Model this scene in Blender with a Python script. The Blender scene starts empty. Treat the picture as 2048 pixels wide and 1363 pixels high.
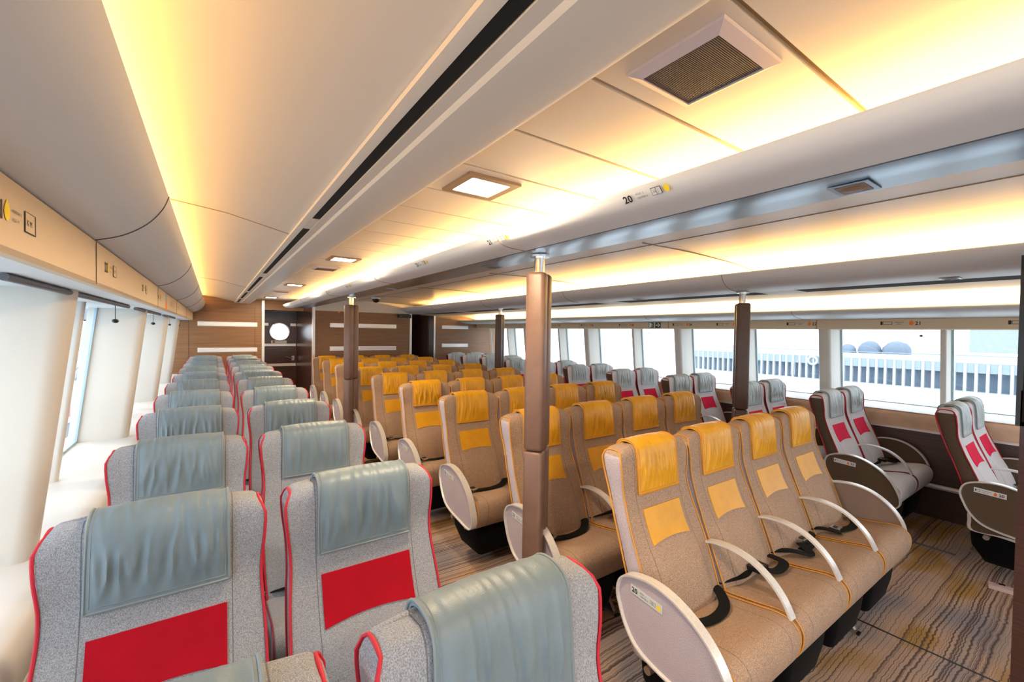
import bpy, bmesh, math, random
from mathutils import Vector, Matrix
random.seed(7)
SC = bpy.context.scene
COL = SC.collection
H = 1.65                                   # eye height; ceiling lines below are given as height above the eye

# ------------------------------------------------------------------ camera
def cam_setup():
    yaw, pitch, roll = 0.6073, -0.0202, 0.0154
    cy, sy, cp, sp = math.cos(yaw), math.sin(yaw), math.cos(pitch), math.sin(pitch)
    f = Vector((sy*cp, cy*cp, sp)); r = Vector((cy, -sy, 0)); u = r.cross(f)
    c, s = math.cos(roll), math.sin(roll)
    R_, U_ = c*r + s*u, -s*r + c*u
    cam = bpy.data.cameras.new('camera'); cam.sensor_width = 36.0; cam.lens = 858.95/2048*36
    cam.clip_start = 0.02; cam.clip_end = 500
    o = bpy.data.objects.new('camera', cam); COL.objects.link(o)
    m = Matrix((R_, U_, -f)).transposed().to_4x4(); m.translation = Vector((0, 0, H))
    o.matrix_world = m; SC.camera = o
cam_setup()

# ------------------------------------------------------------------ world, exposure
w = bpy.data.worlds.new('daylight'); SC.world = w; w.use_nodes = True
bg = w.node_tree.nodes['Background']; bg.inputs[0].default_value = (0.85, 0.93, 1.0, 1); bg.inputs[1].default_value = 2.0
vs = SC.view_settings; vs.view_transform = 'Standard'; vs.look = 'None'; vs.gamma = 1.0; vs.use_curve_mapping = False
vs.exposure = 1.22
SC.cycles.max_bounces = 8; SC.cycles.diffuse_bounces = 5; SC.cycles.use_denoising = True

WARM = (1.0, 0.55, 0.165)
def area(name, loc, sx, sy, power, color, direction, spread=math.pi):
    l = bpy.data.lights.new(name, 'AREA'); l.shape = 'RECTANGLE'; l.size = sx; l.size_y = sy
    l.energy = power; l.color = color; l.spread = spread
    o = bpy.data.objects.new(name, l); COL.objects.link(o); o.location = loc
    d = Vector(direction).normalized(); z = -d; y = Vector((0, 1, 0)); x = y.cross(z).normalized(); y = z.cross(x)
    o.rotation_euler = Matrix((x, y, z)).transposed().to_euler(); return o
Y0, Y1 = -3.2, 9.75
LEN = Y1 - Y0; YM = (Y0+Y1)/2
area('cove_lamp', (-0.28, YM, H+.475), .05, LEN-.3, 32, WARM, (.45, 0, 1))
area('cove_lamp', (1.36, YM-.3, H+.478), .05, LEN-1.2, 34, WARM, (-.9, 0, 1))
area('cove_lamp', (3.70, YM-.5, H+.430), .05, LEN-2.2, 70, WARM, (-1.6, 0, 1))
area('cove_lamp', (5.44, YM, H+.235), .05, LEN-.6, 50, (1.0, .68, .30), (-.8, 0, 1))

for y in (-2.8, -.65, 1.45, 3.60, 6.1, 8.85):           # light of the square lamps in the aisle ceiling
    area('aisle_lamp_light', (.85, y, H+.556), .15, .15, 9, (1.0, .76, .48), (0, 0, -1))
# ------------------------------------------------------------------ materials
def mat(name, color, rough=.6, metal=0.0, spec=.5, build=None, emit=None, es=0):
    m = bpy.data.materials.new(name); m.use_nodes = True
    nt = m.node_tree; b = nt.nodes['Principled BSDF']
    b.inputs['Base Color'].default_value = (*color, 1); b.inputs['Roughness'].default_value = rough
    b.inputs['Metallic'].default_value = metal; b.inputs['Specular IOR Level'].default_value = spec
    if emit: b.inputs['Emission Color'].default_value = (*emit, 1); b.inputs['Emission Strength'].default_value = es
    if build: build(nt, b, color)
    return m
def N(nt, t, **k):
    n = nt.nodes.new(t)
    for a, v in k.items():
        if a.startswith('i_'): n.inputs[int(a[2:]) if a[2:].isdigit() else a[2:]].default_value = v
        else: setattr(n, a, v)
    return n
def mathn(nt, op, a, b=None):
    n = nt.nodes.new('ShaderNodeMath'); n.operation = op
    for i, v in enumerate((a, b)):
        if v is None: continue
        if isinstance(v, (int, float)): n.inputs[i].default_value = v
        else: nt.links.new(v, n.inputs[i])
    return n.outputs[0]
def bump(nt, b, h, strength, dist=.002):
    n = nt.nodes.new('ShaderNodeBump'); n.inputs['Strength'].default_value = strength; n.inputs['Distance'].default_value = dist
    nt.links.new(h, n.inputs['Height']); nt.links.new(n.outputs[0], b.inputs['Normal'])
def coords(nt, scale=(1, 1, 1)):
    tc = nt.nodes.new('ShaderNodeTexCoord'); mp = nt.nodes.new('ShaderNodeMapping'); mp.inputs['Scale'].default_value = scale
    nt.links.new(tc.outputs['Object'], mp.inputs[0]); return mp.outputs[0], tc.outputs['Object']
def ramp(nt, fac, stops, interp='LINEAR'):
    r = nt.nodes.new('ShaderNodeValToRGB'); r.color_ramp.interpolation = interp
    e = r.color_ramp.elements
    while len(e) < len(stops): e.new(.5)
    for i, (p, c) in enumerate(stops): e[i].position = p; e[i].color = (*c, 1)
    nt.links.new(fac, r.inputs[0]); return r.outputs[0]
def mixc(nt, fac, a, b):
    n = nt.nodes.new('ShaderNodeMix'); n.data_type = 'RGBA'
    for s, v in ((0, fac), (6, a), (7, b)):
        if isinstance(v, (int, float)): n.inputs[s].default_value = v
        elif isinstance(v, tuple): n.inputs[s].default_value = (*v, 1)
        else: nt.links.new(v, n.inputs[s])
    return n.outputs[2]
def weave(seam=False, contrast=.35, sc=1.0):
    def f(nt, b, c):
        v, raw = coords(nt, (600*sc, 600*sc, 300*sc))
        n1 = N(nt, 'ShaderNodeTexNoise', i_Scale=1.0, i_Detail=1.0); nt.links.new(v, n1.inputs['Vector'])
        v2, _ = coords(nt, (9, 9, 9)); n2 = N(nt, 'ShaderNodeTexNoise', i_Scale=1.0, i_Detail=2.0); nt.links.new(v2, n2.inputs['Vector'])
        dark = tuple(x*(1-contrast) for x in c); lite = tuple(min(1, x*(1+contrast)) for x in c)
        col = ramp(nt, n1.outputs[0], [(.36, dark), (.64, lite)])
        col = mixc(nt, mathn(nt, 'MULTIPLY', n2.outputs[0], .25), col, tuple(x*.6 for x in c))
        h = n1.outputs[0]
        if seam:
            sx = N(nt, 'ShaderNodeSeparateXYZ'); nt.links.new(raw, sx.inputs[0])
            d = mathn(nt, 'ABSOLUTE', mathn(nt, 'SUBTRACT', mathn(nt, 'ABSOLUTE', sx.outputs[0]), .157))
            line = mathn(nt, 'LESS_THAN', d, .0014)
            col = mixc(nt, mathn(nt, 'MULTIPLY', line, .65), col, tuple(x*.25 for x in c))
        nt.links.new(col, b.inputs['Base Color']); bump(nt, b, h, .35, .001)
        b.inputs['Sheen Weight'].default_value = .03
    return f
def leather(nt, b, c):
    v, _ = coords(nt, (1, 1, 1))
    vo = N(nt, 'ShaderNodeTexVoronoi', i_Scale=380.0); nt.links.new(v, vo.inputs['Vector'])
    n2 = N(nt, 'ShaderNodeTexNoise', i_Scale=11.0, i_Detail=3.0); nt.links.new(v, n2.inputs['Vector'])
    col = ramp(nt, n2.outputs[0], [(.3, tuple(x*.90 for x in c)), (.7, tuple(min(1, x*1.06) for x in c))])
    nt.links.new(col, b.inputs['Base Color'])
    bump(nt, b, mathn(nt, 'ADD', mathn(nt, 'MULTIPLY', vo.outputs['Distance'], .25), mathn(nt, 'MULTIPLY', n2.outputs[0], 2.0)), .35, .003)
def wood(scale=1.0, axis='X'):
    def f(nt, b, c):
        v, raw = coords(nt, (1.2, 1.2, 60)) if axis == 'X' else coords(nt, (60, 60, 1.2))
        n = N(nt, 'ShaderNodeTexNoise', i_Scale=1.4*scale, i_Detail=5.0, i_Roughness=.65); nt.links.new(v, n.inputs['Vector'])
        col = ramp(nt, n.outputs[0], [(.3, tuple(x*.68 for x in c)), (.55, c), (.75, tuple(min(1, x*1.3) for x in c))])
        nt.links.new(col, b.inputs['Base Color']); bump(nt, b, n.outputs[0], .15, .002)
    return f
def brushed(nt, b, c):
    v, _ = coords(nt, (80, 2, 80)); n = N(nt, 'ShaderNodeTexNoise', i_Scale=2.0, i_Detail=3.0); nt.links.new(v, n.inputs['Vector'])
    nt.links.new(ramp(nt, n.outputs[0], [(.3, tuple(x*.85 for x in c)), (.7, c)]), b.inputs['Base Color'])
def panel_sheen(nt, b, c):
    v, _ = coords(nt, (1, 1, 1)); n = N(nt, 'ShaderNodeTexNoise', i_Scale=600.0); nt.links.new(v, n.inputs['Vector'])
    bump(nt, b, n.outputs[0], .05, .0005)
def carpet(nt, b, c):
    tc = N(nt, 'ShaderNodeTexCoord'); sx = N(nt, 'ShaderNodeSeparateXYZ'); nt.links.new(tc.outputs['Object'], sx.inputs[0])
    X, Y = sx.outputs[0], sx.outputs[1]
    def comb(x, y):
        cm = N(nt, 'ShaderNodeCombineXYZ')
        nt.links.new(x, cm.inputs[0]); nt.links.new(y, cm.inputs[1]); return cm.outputs[0]
    wob = N(nt, 'ShaderNodeTexNoise', i_Scale=1.0, i_Detail=2.0); nt.links.new(comb(mathn(nt, 'MULTIPLY', X, 26), mathn(nt, 'MULTIPLY', Y, 1.5)), wob.inputs['Vector'])
    wob2 = N(nt, 'ShaderNodeTexNoise', i_Scale=1.0, i_Detail=0.0); nt.links.new(comb(mathn(nt, 'MULTIPLY', X, 2.2), mathn(nt, 'MULTIPLY', Y, 1.5)), wob2.inputs['Vector'])
    yy = mathn(nt, 'ADD', Y, mathn(nt, 'ADD', mathn(nt, 'MULTIPLY', wob.outputs[0], .020), mathn(nt, 'MULTIPLY', wob2.outputs[0], .035)))
    ln = N(nt, 'ShaderNodeTexNoise', noise_dimensions='1D', i_Scale=1.0, i_Detail=2.5); nt.links.new(mathn(nt, 'MULTIPLY', yy, 46), ln.inputs['W'])
    band = mathn(nt, 'ABSOLUTE', mathn(nt, 'SUBTRACT', ln.outputs[0], .5))
    thin = ramp(nt, band, [(.012, (1, 1, 1)), (.05, (0, 0, 0))])
    base = N(nt, 'ShaderNodeTexNoise', i_Scale=1.0, i_Detail=1.5); nt.links.new(comb(mathn(nt, 'MULTIPLY', X, 1.3), mathn(nt, 'MULTIPLY', yy, 2.6)), base.inputs['Vector'])
    col = ramp(nt, base.outputs[0], [(.34, (.32, .30, .33)), (.44, (.48, .38, .34)), (.54, (.60, .42, .31)), (.61, (.52, .31, .09)), (.70, (.40, .28, .21))])
    lc = ramp(nt, wob2.outputs[0], [(.4, (.085, .04, .035)), (.6, (.07, .055, .07))])
    col = mixc(nt, mathn(nt, 'MULTIPLY', thin, .85), col, lc)
    fz = N(nt, 'ShaderNodeTexNoise', i_Scale=260.0, i_Detail=2.0); nt.links.new(tc.outputs['Object'], fz.inputs['Vector'])
    col = mixc(nt, mathn(nt, 'MULTIPLY', fz.outputs[0], .25), col, (.06, .05, .05))
    nt.links.new(col, b.inputs['Base Color']); bump(nt, b, fz.outputs[0], .6, .004)

M = {}
M['carpet'] = mat('carpet', (.3, .25, .2), .95, spec=.1, build=carpet)
M['grey_fabric'] = mat('grey_fabric', (.30, .315, .35), .9, spec=.2, build=weave(True, .34))
M['grey_side'] = mat('grey_side_fabric', (.38, .36, .39), .9, spec=.2, build=weave(False, .4))
M['tan_fabric'] = mat('tan_fabric', (.41, .285, .205), .9, spec=.2, build=weave(True, .5))
M['lilac_lit_side'] = mat('lilac_lit_fabric', (.50, .44, .48), .9, spec=.2, build=weave(False, .25))  # same cloth as the tan front, with window light put into its colour
M['taupe_shade_side'] = mat('taupe_shade_fabric', (.27, .20, .165), .9, spec=.2, build=weave(False, .3))  # shaded copy of the end-panel cloth, the shade put into its colour
M['silver_fabric'] = mat('silver_fabric', (.72, .71, .74), .9, spec=.2, build=weave(True, .15))
M['brown_shade_side'] = mat('brown_shade_fabric', (.125, .085, .055), .9, spec=.2, build=weave(False, .3))  # sides turned from the windows: their shade is put into the fabric colour
M['blue_leather'] = mat('blue_grey_leather', (.165, .225, .265), .45, build=leather)
M['pale_leather'] = mat('pale_blue_leather', (.50, .58, .61), .45, build=leather)
M['yellow_leather'] = mat('yellow_leather', (.74, .36, .012), .36, build=leather)
M['red_patch'] = mat('red_patch', (.37, .003, .014), .85, spec=.15, build=leather)
M['pink_patch'] = mat('pink_red_patch', (.78, .015, .07), .85, spec=.15, build=leather)
M['red_piping'] = mat('red_piping', (.50, .008, .03), .6)
M['dark_piping'] = mat('burgundy_piping', (.22, .02, .04), .6)
M['orange_piping'] = mat('orange_piping', (.60, .27, .04), .6)
M['grey_piping'] = mat('grey_piping', (.20, .24, .26), .6)
M['alu'] = mat('satin_aluminium', (.84, .83, .82), .33, metal=.35, build=brushed)
M['steel'] = mat('polished_steel', (.75, .75, .77), .18, metal=1)
M['bluesteel'] = mat('brushed_blue_steel', (.30, .36, .43), .28, metal=.85, build=brushed)
M['leg_metal'] = mat('leg_metal', (.42, .36, .32), .35, metal=.8)
M['black_fab'] = mat('black_fabric', (.005, .005, .006), .95, spec=.05, build=weave(False, .3))
M['belt'] = mat('belt_webbing', (.006, .007, .008), .7, spec=.15)
M['black'] = mat('black_plastic', (.008, .008, .01), .35)
M['slot'] = mat('slot_black', (.004, .004, .004), .9)
M['ceil'] = mat('ceiling_panel', (.68, .62, .55), .38, build=panel_sheen)
M['cornice'] = mat('cornice_grey_white', (.66, .69, .73), .45, build=panel_sheen)
M['cream'] = mat('cream_panel', (.66, .53, .36), .5, build=panel_sheen)
M['pillar'] = mat('cream_pillar', (.60, .575, .53), .55, build=panel_sheen)
M['ledge'] = mat('cream_ledge', (.62, .60, .57), .5, build=panel_sheen)
M['tanleather'] = mat('tan_wall_leather', (.80, .55, .37), .5, build=leather)
M['darkwall'] = mat('dark_brown_laminate', (.09, .05, .04), .35, build=wood())
M['wood'] = mat('brown_wood', (.27, .135, .06), .42, build=wood())
M['darkwood'] = mat('dark_glossy_wood', (.075, .035, .03), .22, build=wood())
M['pole_l'] = mat('taupe_leather', (.185, .105, .075), .42, build=leather)
M['pole_d'] = mat('dark_taupe_leather', (.10, .06, .045), .42, build=leather)
M['joint'] = mat('joint_shadow_gap', (.30, .20, .10), .8)
M['vent_grey'] = mat('vent_grille_grey', (.10, .085, .09), .5)
M['vent_frame'] = mat('vent_frame', (.55, .48, .50), .45)
M['lamp_on'] = mat('lamp_diffuser', (1, 1, 1), .5, emit=(1, .86, .66), es=9)
M['lampframe'] = mat('lamp_frame', (.22, .15, .11), .5)
M['white'] = mat('white_strip', (.82, .80, .80), .25, metal=.3)
M['ink'] = mat('black_ink', (.01, .01, .015), .6)
M['yellow_ink'] = mat('yellow_ink', (.95, .70, .02), .6)
M['orange_ink'] = mat('orange_ink', (.95, .22, .03), .6)
M['plate'] = mat('plate_silver', (.62, .66, .67), .4)
M['plate_w'] = mat('plate_white', (.80, .80, .82), .4)
M['green'] = mat('green_sign', (.01, .13, .06), .5)
M['darkgreen'] = mat('dark_green_sign', (.015, .05, .045), .5)
M['signwhite'] = mat('sign_white', (.9, .9, .88), .5)
M['track'] = mat('blind_track_grey', (.12, .13, .15), .4)
M['blueframe'] = mat('window_frame_blue', (.35, .50, .58), .5)
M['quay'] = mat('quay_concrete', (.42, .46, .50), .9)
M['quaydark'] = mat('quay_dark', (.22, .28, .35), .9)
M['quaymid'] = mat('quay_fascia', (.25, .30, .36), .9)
M['haze'] = mat('pale_building', (.30, .345, .37), .9)
M['mound'] = mat('mound_grey', (.15, .19, .24), .9)
M['shipwhite'] = mat('ship_white', (.27, .27, .28), .4)
M['shipgrey'] = mat('ship_grey', (.11, .12, .14), .6)
M['shipred'] = mat('ship_red', (.30, .02, .03), .5)
M['pinkbox'] = mat('pink_beige_plastic', (.68, .52, .50), .6)
def water(nt, b, c):
    v, _ = coords(nt, (.25, .25, 1)); n = N(nt, 'ShaderNodeTexNoise', i_Scale=1.0, i_Detail=4.0); nt.links.new(v, n.inputs['Vector'])
    bump(nt, b, n.outputs[0], .5, .3)
M['water'] = mat('harbour_water', (.62, .70, .72), .25, build=water)
def glass_mat():
    m = bpy.data.materials.new('window_glass'); m.use_nodes = True; nt = m.node_tree; nt.nodes.clear()
    o = nt.nodes.new('ShaderNodeOutputMaterial'); t = nt.nodes.new('ShaderNodeBsdfTransparent'); t.inputs[0].default_value = (.97, .985, 1, 1)
    g = nt.nodes.new('ShaderNodeBsdfGlossy'); g.inputs['Roughness'].default_value = .02
    mx = nt.nodes.new('ShaderNodeMixShader'); mx.inputs[0].default_value = .06
    nt.links.new(t.outputs[0], mx.inputs[1]); nt.links.new(g.outputs[0], mx.inputs[2]); nt.links.new(mx.outputs[0], o.inputs[0]); return m
M['glass'] = glass_mat()

# ------------------------------------------------------------------ mesh helpers
def obj(name, data, parent=None, loc=None, label=None):
    o = bpy.data.objects.new(name, data); COL.objects.link(o)
    if parent: o.parent = parent
    if loc: o.location = loc
    if label: o['label'] = label
    return o
def thing(name, label, cat, loc=(0, 0, 0), group=None, rz=0):
    o = obj(name, None, loc=loc); o.empty_display_size = .1; o.rotation_euler[2] = rz
    tag(o, label, cat, group); return o
def tag(o, label, cat, group=None):
    o['label'] = label; o['category'] = cat
    if group: o['group'] = group
    return o
def struct(name, data, label=None):
    o = obj(name, data); o['kind'] = 'structure'
    if label: o['label'] = label
    return o
class MB:
    def __init__(s): s.v = []; s.f = []; s.m = []; s.mats = []
    def mi(s, m):
        if m not in s.mats: s.mats.append(m)
        return s.mats.index(m)
    def add(s, vs_, fs, m):
        b = len(s.v); s.v += [tuple(v) for v in vs_]; k = s.mi(m)
        for f in fs: s.f.append(tuple(b+i for i in f)); s.m.append(k)
    def box(s, x0, x1, y0, y1, z0, z1, m):
        s.add([(x, y, z) for x in (x0, x1) for y in (y0, y1) for z in (z0, z1)],
              [(0, 1, 3, 2), (4, 6, 7, 5), (0, 4, 5, 1), (2, 3, 7, 6), (0, 2, 6, 4), (1, 5, 7, 3)], m)
    def prism(s, poly, axis, a, b, m):              # poly in the other two axes
        n = len(poly)
        def P(p, t):
            return {'X': (t, p[0], p[1]), 'Y': (p[0], t, p[1]), 'Z': (p[0], p[1], t)}[axis]
        s.add([P(p, a) for p in poly]+[P(p, b) for p in poly],
              [tuple(range(n))[::-1], tuple(range(n, 2*n))]+[(i, (i+1) % n, n+(i+1) % n, n+i) for i in range(n)], m)
    def tube(s, pts, r, m, n=8, closed=False):
        pts = [Vector(p) for p in pts]; k = len(pts); base = []; prev = None
        for i, p in enumerate(pts):
            if closed: t = pts[(i+1) % k]-pts[i-1]
            else: t = pts[min(i+1, k-1)]-pts[max(i-1, 0)]
            t.normalize()
            if prev is None:
                a = Vector((0, 0, 1)) if abs(t.z) < .9 else Vector((1, 0, 0))
                u = t.cross(a).normalized()
            else: u = (prev-t*prev.dot(t)).normalized()
            prev = u; w_ = t.cross(u)
            base.append([p+r*(math.cos(q)*u+math.sin(q)*w_) for q in [2*math.pi*j/n for j in range(n)]])
        vs_ = [v for ring in base for v in ring]; fs = []
        for i in range(k if closed else k-1):
            a, b = i*n, ((i+1) % k)*n
            for j in range(n): fs.append((a+j, a+(j+1) % n, b+(j+1) % n, b+j))
        if not closed: fs += [tuple(range(n))[::-1], tuple(range((k-1)*n, k*n))]
        s.add(vs_, fs, m)
    def lathe(s, prof, m, c=(0, 0, 0), n=24):       # prof [(r,z)]
        vs_ = []; fs = []
        for r, z in prof:
            for j in range(n):
                a = 2*math.pi*j/n; vs_.append((c[0]+r*math.cos(a), c[1]+r*math.sin(a), c[2]+z))
        for i in range(len(prof)-1):
            for j in range(n): fs.append((i*n+j, i*n+(j+1) % n, (i+1)*n+(j+1) % n, (i+1)*n+j))
        fs += [tuple(range(n))[::-1], tuple(range((len(prof)-1)*n, len(prof)*n))]
        s.add(vs_, fs, m)
    def data(s, name, smooth=None):
        me = bpy.data.meshes.new(name); me.from_pydata(s.v, [], s.f)
        for m in s.mats: me.materials.append(m)
        me.polygons.foreach_set('material_index', s.m)
        bm = bmesh.new(); bm.from_mesh(me)
        bmesh.ops.recalc_face_normals(bm, faces=bm.faces)
        if smooth is not None:
            lim = math.radians(smooth)
            for f in bm.faces: f.smooth = True
            for e in bm.edges:
                if len(e.link_faces) == 2 and e.calc_face_angle(0) > lim: e.smooth = False
        bm.to_mesh(me); bm.free(); me.update(); return me
def spline(pts, n=6, closed=False):                 # Catmull-Rom
    out = []; k = len(pts)
    rng = range(k) if closed else range(k-1)
    for i in rng:
        g = (lambda j: pts[j % k]) if closed else (lambda j: pts[max(0, min(k-1, j))])
        p0, p1, p2, p3 = g(i-1), g(i), g(i+1), g(i+2)
        for q in range(n):
            t = q/n; out.append(tuple(.5*((2*b)+(-a+c)*t+(2*a-5*b+4*c-d)*t*t+(-a+3*b-3*c+d)*t**3) for a, b, c, d in zip(p0, p1, p2, p3)))
    if not closed: out.append(tuple(pts[-1]))
    return out
def text_into(mb, s, size, place, m, bold=0.0):
    """place(u, v) -> 3D point; u along the line, v up"""
    cu = bpy.data.curves.new('txt', 'FONT'); cu.body = s; cu.size = size; cu.offset = bold; cu.resolution_u = 2
    o = bpy.data.objects.new('txt', cu); COL.objects.link(o)
    dg = bpy.context.evaluated_depsgraph_get(); me = bpy.data.meshes.new_from_object(o.evaluated_get(dg))
    mb.add([place(v.co.x, v.co.y) for v in me.vertices], [tuple(p.vertices) for p in me.polygons], m)
    wd = max([v.co.x for v in me.vertices], default=0)
    bpy.data.objects.remove(o); bpy.data.curves.remove(cu); bpy.data.meshes.remove(me); return wd
def interp(tab, z, k):
    for a, b in zip(tab, tab[1:]):
        if z <= b[0]:
            t = max(0, (z-a[0])/(b[0]-a[0])); return a[k]+(b[k]-a[k])*t
    return tab[-1][k]
def sm(t): t = max(0, min(1, t)); return t*t*(3-2*t)

# ------------------------------------------------------------------ seat meshes (seat faces -Y, x centred, floor at 0)
#        z     back    front  half width  centre bulge
RAW = [(.36, -.205, -.320, .220, .010), (.46, -.185, -.290, .229, .026), (.56, -.158, -.254, .236, .036),
       (.67, -.122, -.212, .238, .026), (.76, -.092, -.174, .237, .004), (.83, -.064, -.144, .234, .002),
       (.90, -.038, -.118, .229, .004), (.965, -.018, -.098, .230, .010), (1.04, .000, -.090, .238, .013), (1.155, .020, -.080, .244, .010)]
TAB = spline(RAW, 5)
def seat_front(x, z):
    yf, hw, bl = interp(TAB, z, 2), interp(TAB, z, 3), interp(TAB, z, 4)
    g = 1-sm((abs(x)-.12)/(hw-.135))
    wing = .010*sm((abs(x)-.15)/.08)*sm((z-.9)/.15)
    return yf-bl*g-wing
TOPZ = 1.150
def back_mesh(fab, side):
    mb = MB(); zs = [.36+i*(1.10-.36)/26 for i in range(27)]
    rings = []; nf = 15
    def ring(z, ins, drop):
        hw = interp(TAB, z, 3)-ins; yb = interp(TAB, z, 1)-ins*.9
        r = []
        for i in range(nf):
            u = -1+2*i/(nf-1); x = hw*math.copysign(abs(u)**.85, u)
            r.append((x, seat_front(x, z)+ins*.9, z))
        y0 = r[-1][1]
        r[0] = (r[0][0]+.004, r[0][1], z); r[-1] = (r[-1][0]-.004, r[-1][1], z)
        for t in (.12, .5, .88): r.append((hw, y0+(yb-y0)*t, z))
        for u in (.97, .5, 0, -.5, -.97): r.append((hw*u, yb, z))
        for t in (.88, .5, .12): r.append((-hw, y0+(yb-y0)*t, z))
        return [(x, y, z+drop(x)) for x, y, z in r]
    arch = lambda k: (lambda x: k*.016*(1-(x/.25)**2)+(-.012*k*sm((abs(x)-.19)/.06)))
    for z in zs: rings.append(ring(z, 0, arch(sm((z-1.0)/.12))))
    R = .04
    for a in (15, 30, 45, 60, 75, 88):
        a = math.radians(a); rings.append(ring(1.10+R*math.sin(a)*1.05, R*(1-math.cos(a))*.85, arch(1)))
    n = len(rings[0]); vs_ = [v for r in rings for v in r]
    for i in range(len(rings)-1):
        for j in range(n):
            is_side = (nf-1 <= j < nf+3) or (j >= n-4)
            mb.add([], [], fab)
            mb.f.append((i*n+j, i*n+(j+1) % n, (i+1)*n+(j+1) % n, (i+1)*n+j)); mb.m.append(mb.mi(side if is_side and i < 27+1 else fab))
    mb.v = [tuple(v) for v in vs_]
    mb.f += [tuple(range(n))[::-1], tuple(range((len(rings)-1)*n, len(rings)*n))]; mb.m += [mb.mi(fab)]*2
    return mb.data('backrest', 50)
def edge_path(sgn, which):
    pts = []
    for i in range(30):
        z = .44+i*(1.135-.44)/29; hw = interp(TAB, z, 3); ins = .0
        if z > 1.10: ins = .012*((z-1.10)/.035)**2
        zz = z+(-.012+.016*.03)*sm((z-1.0)/.12)
        if which == 'f': pts.append((sgn*(hw-ins+.0005), seat_front(hw-.004, z)+ins-.001, zz))
        else: pts.append((sgn*(hw-ins+.0005), interp(TAB, z, 1)-ins+.001, zz))
    return pts
def piping_mesh(m, s):
    mb = MB()
    for s in (s,):
        f, b = edge_path(s, 'f'), edge_path(s, 'b')
        t = f[-1]; u = b[-1]
        top = [(t[0]-s*.006, t[1]+(u[1]-t[1])*q, t[2]+.012*math.sin(math.pi*min(1, max(0, q)))**.5) for q in (.12, .3, .5, .7, .88)]
        mb.tube(f+top+b[::-1], .0042, m, 6)
    return mb.data('piping', 60)
def cover_path(x):
    pts = []
    zt = 1.10
    ar = .016*(1-(x/.25)**2)
    for i in range(15):
        z = .938+i*(zt-.938)/14; pts.append(Vector((x, seat_front(x, z), z+ar*sm((z-1.0)/.12))))
    yf = seat_front(x, 1.12); yb = interp(TAB, 1.12, 1)
    for k in range(1, 12):
        a = math.pi*k/12; R = .05; t = (1-math.cos(a))/2
        pts.append(Vector((x, yf+(yb-yf)*t, 1.10+ar+R*math.sin(a)**.6)))
    for i in range(8):
        z = 1.09-i*.02; pts.append(Vector((x, interp(TAB, z, 1), z+ar*.6)))
    return pts
def cover_mesh(m, seed, HW=.141):
    rnd = random.Random(seed); nx = 65; cols = []
    fr = [(rnd.uniform(45, 85), rnd.uniform(0, 6), rnd.uniform(-9, 9), rnd.uniform(.5, 1)) for _ in range(4)]+[(rnd.uniform(110, 200), rnd.uniform(0, 6), rnd.uniform(-16, 16), .55) for _ in range(5)]
    for i in range(nx):
        x = -HW+2*HW*i/(nx-1); p = cover_path(x); col = []
        for k, q in enumerate(p):
            a = p[max(0, k-1)]; b = p[min(len(p)-1, k+1)]; t = (b-a).normalized(); nrm = Vector((0, -t.z, t.y))
            s = k/(len(p)-1); edge = min(1, (HW-abs(x))/.03)
            amp = edge*(.35+.65*math.sin(math.pi*min(1, s*2.1))**2)*(1 if s < .62 else .3)*min(1, k/2.5)
            d = sum(w_*math.sin(f*x+ph+sl*(s-.2)) for f, ph, sl, w_ in fr)/2.4
            d = .45-1.1*abs(d)**.8
            flare = .012*sm((.22-s)/.22)*(1 if k else .9)
            col.append(q+nrm*(.009+.0075*amp*d*1.15+.010*edge*math.sin(math.pi*min(1, s*1.9)))+Vector((x*.02*(1-sm(s*2)), 0, 0)))
        cols.append((col, [(Vector((0, -(p[min(len(p)-1, k+1)]-p[max(0, k-1)]).z, (p[min(len(p)-1, k+1)]-p[max(0, k-1)]).y))).normalized() for k in range(len(p))]))
    nk = len(cols[0][0]); mb = MB(); top = [v for c, _ in cols for v in c]
    bot = [v-n_*.010 for c, ns in cols for v, n_ in zip(c, ns)]
    T = len(top); fs = []
    for i in range(nx-1):
        for k in range(nk-1):
            a = i*nk+k; fs.append((a, a+nk, a+nk+1, a+1)); fs.append((T+a, T+a+1, T+a+nk+1, T+a+nk))
    per = [k for k in range(nk)]+[i*nk+nk-1 for i in range(1, nx)]+[(nx-1)*nk+k for k in range(nk-2, -1, -1)]+[i*nk for i in range(nx-2, 0, -1)]
    for a, b in zip(per, per[1:]+per[:1]): fs.append((a, b, T+b, T+a))
    mb.add(top+bot, fs, m)
    edge = [cols[0][0][k] for k in range(nk-1, -1, -1)]+[c[0][0] for c in cols[1:]]+[cols[-1][0][k] for k in range(1, nk)]
    inner = []
    for off in (.014,):
        ii = 2
        inner = [cols[ii][0][k] for k in range(nk-1, 0, -1)]+[c[0][1] for c in cols[ii+1:-ii-1]]+[cols[-1-ii][0][k] for k in range(1, nk)]
    return mb.data('headrest_cover', 55), edge, inner
def stitch_mesh(edge, inner, m):
    mb = MB(); mb.tube(edge, .0035, m, 5); mb.tube(inner, .0014, m, 4); return mb.data('stitched_edge', 60)
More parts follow.
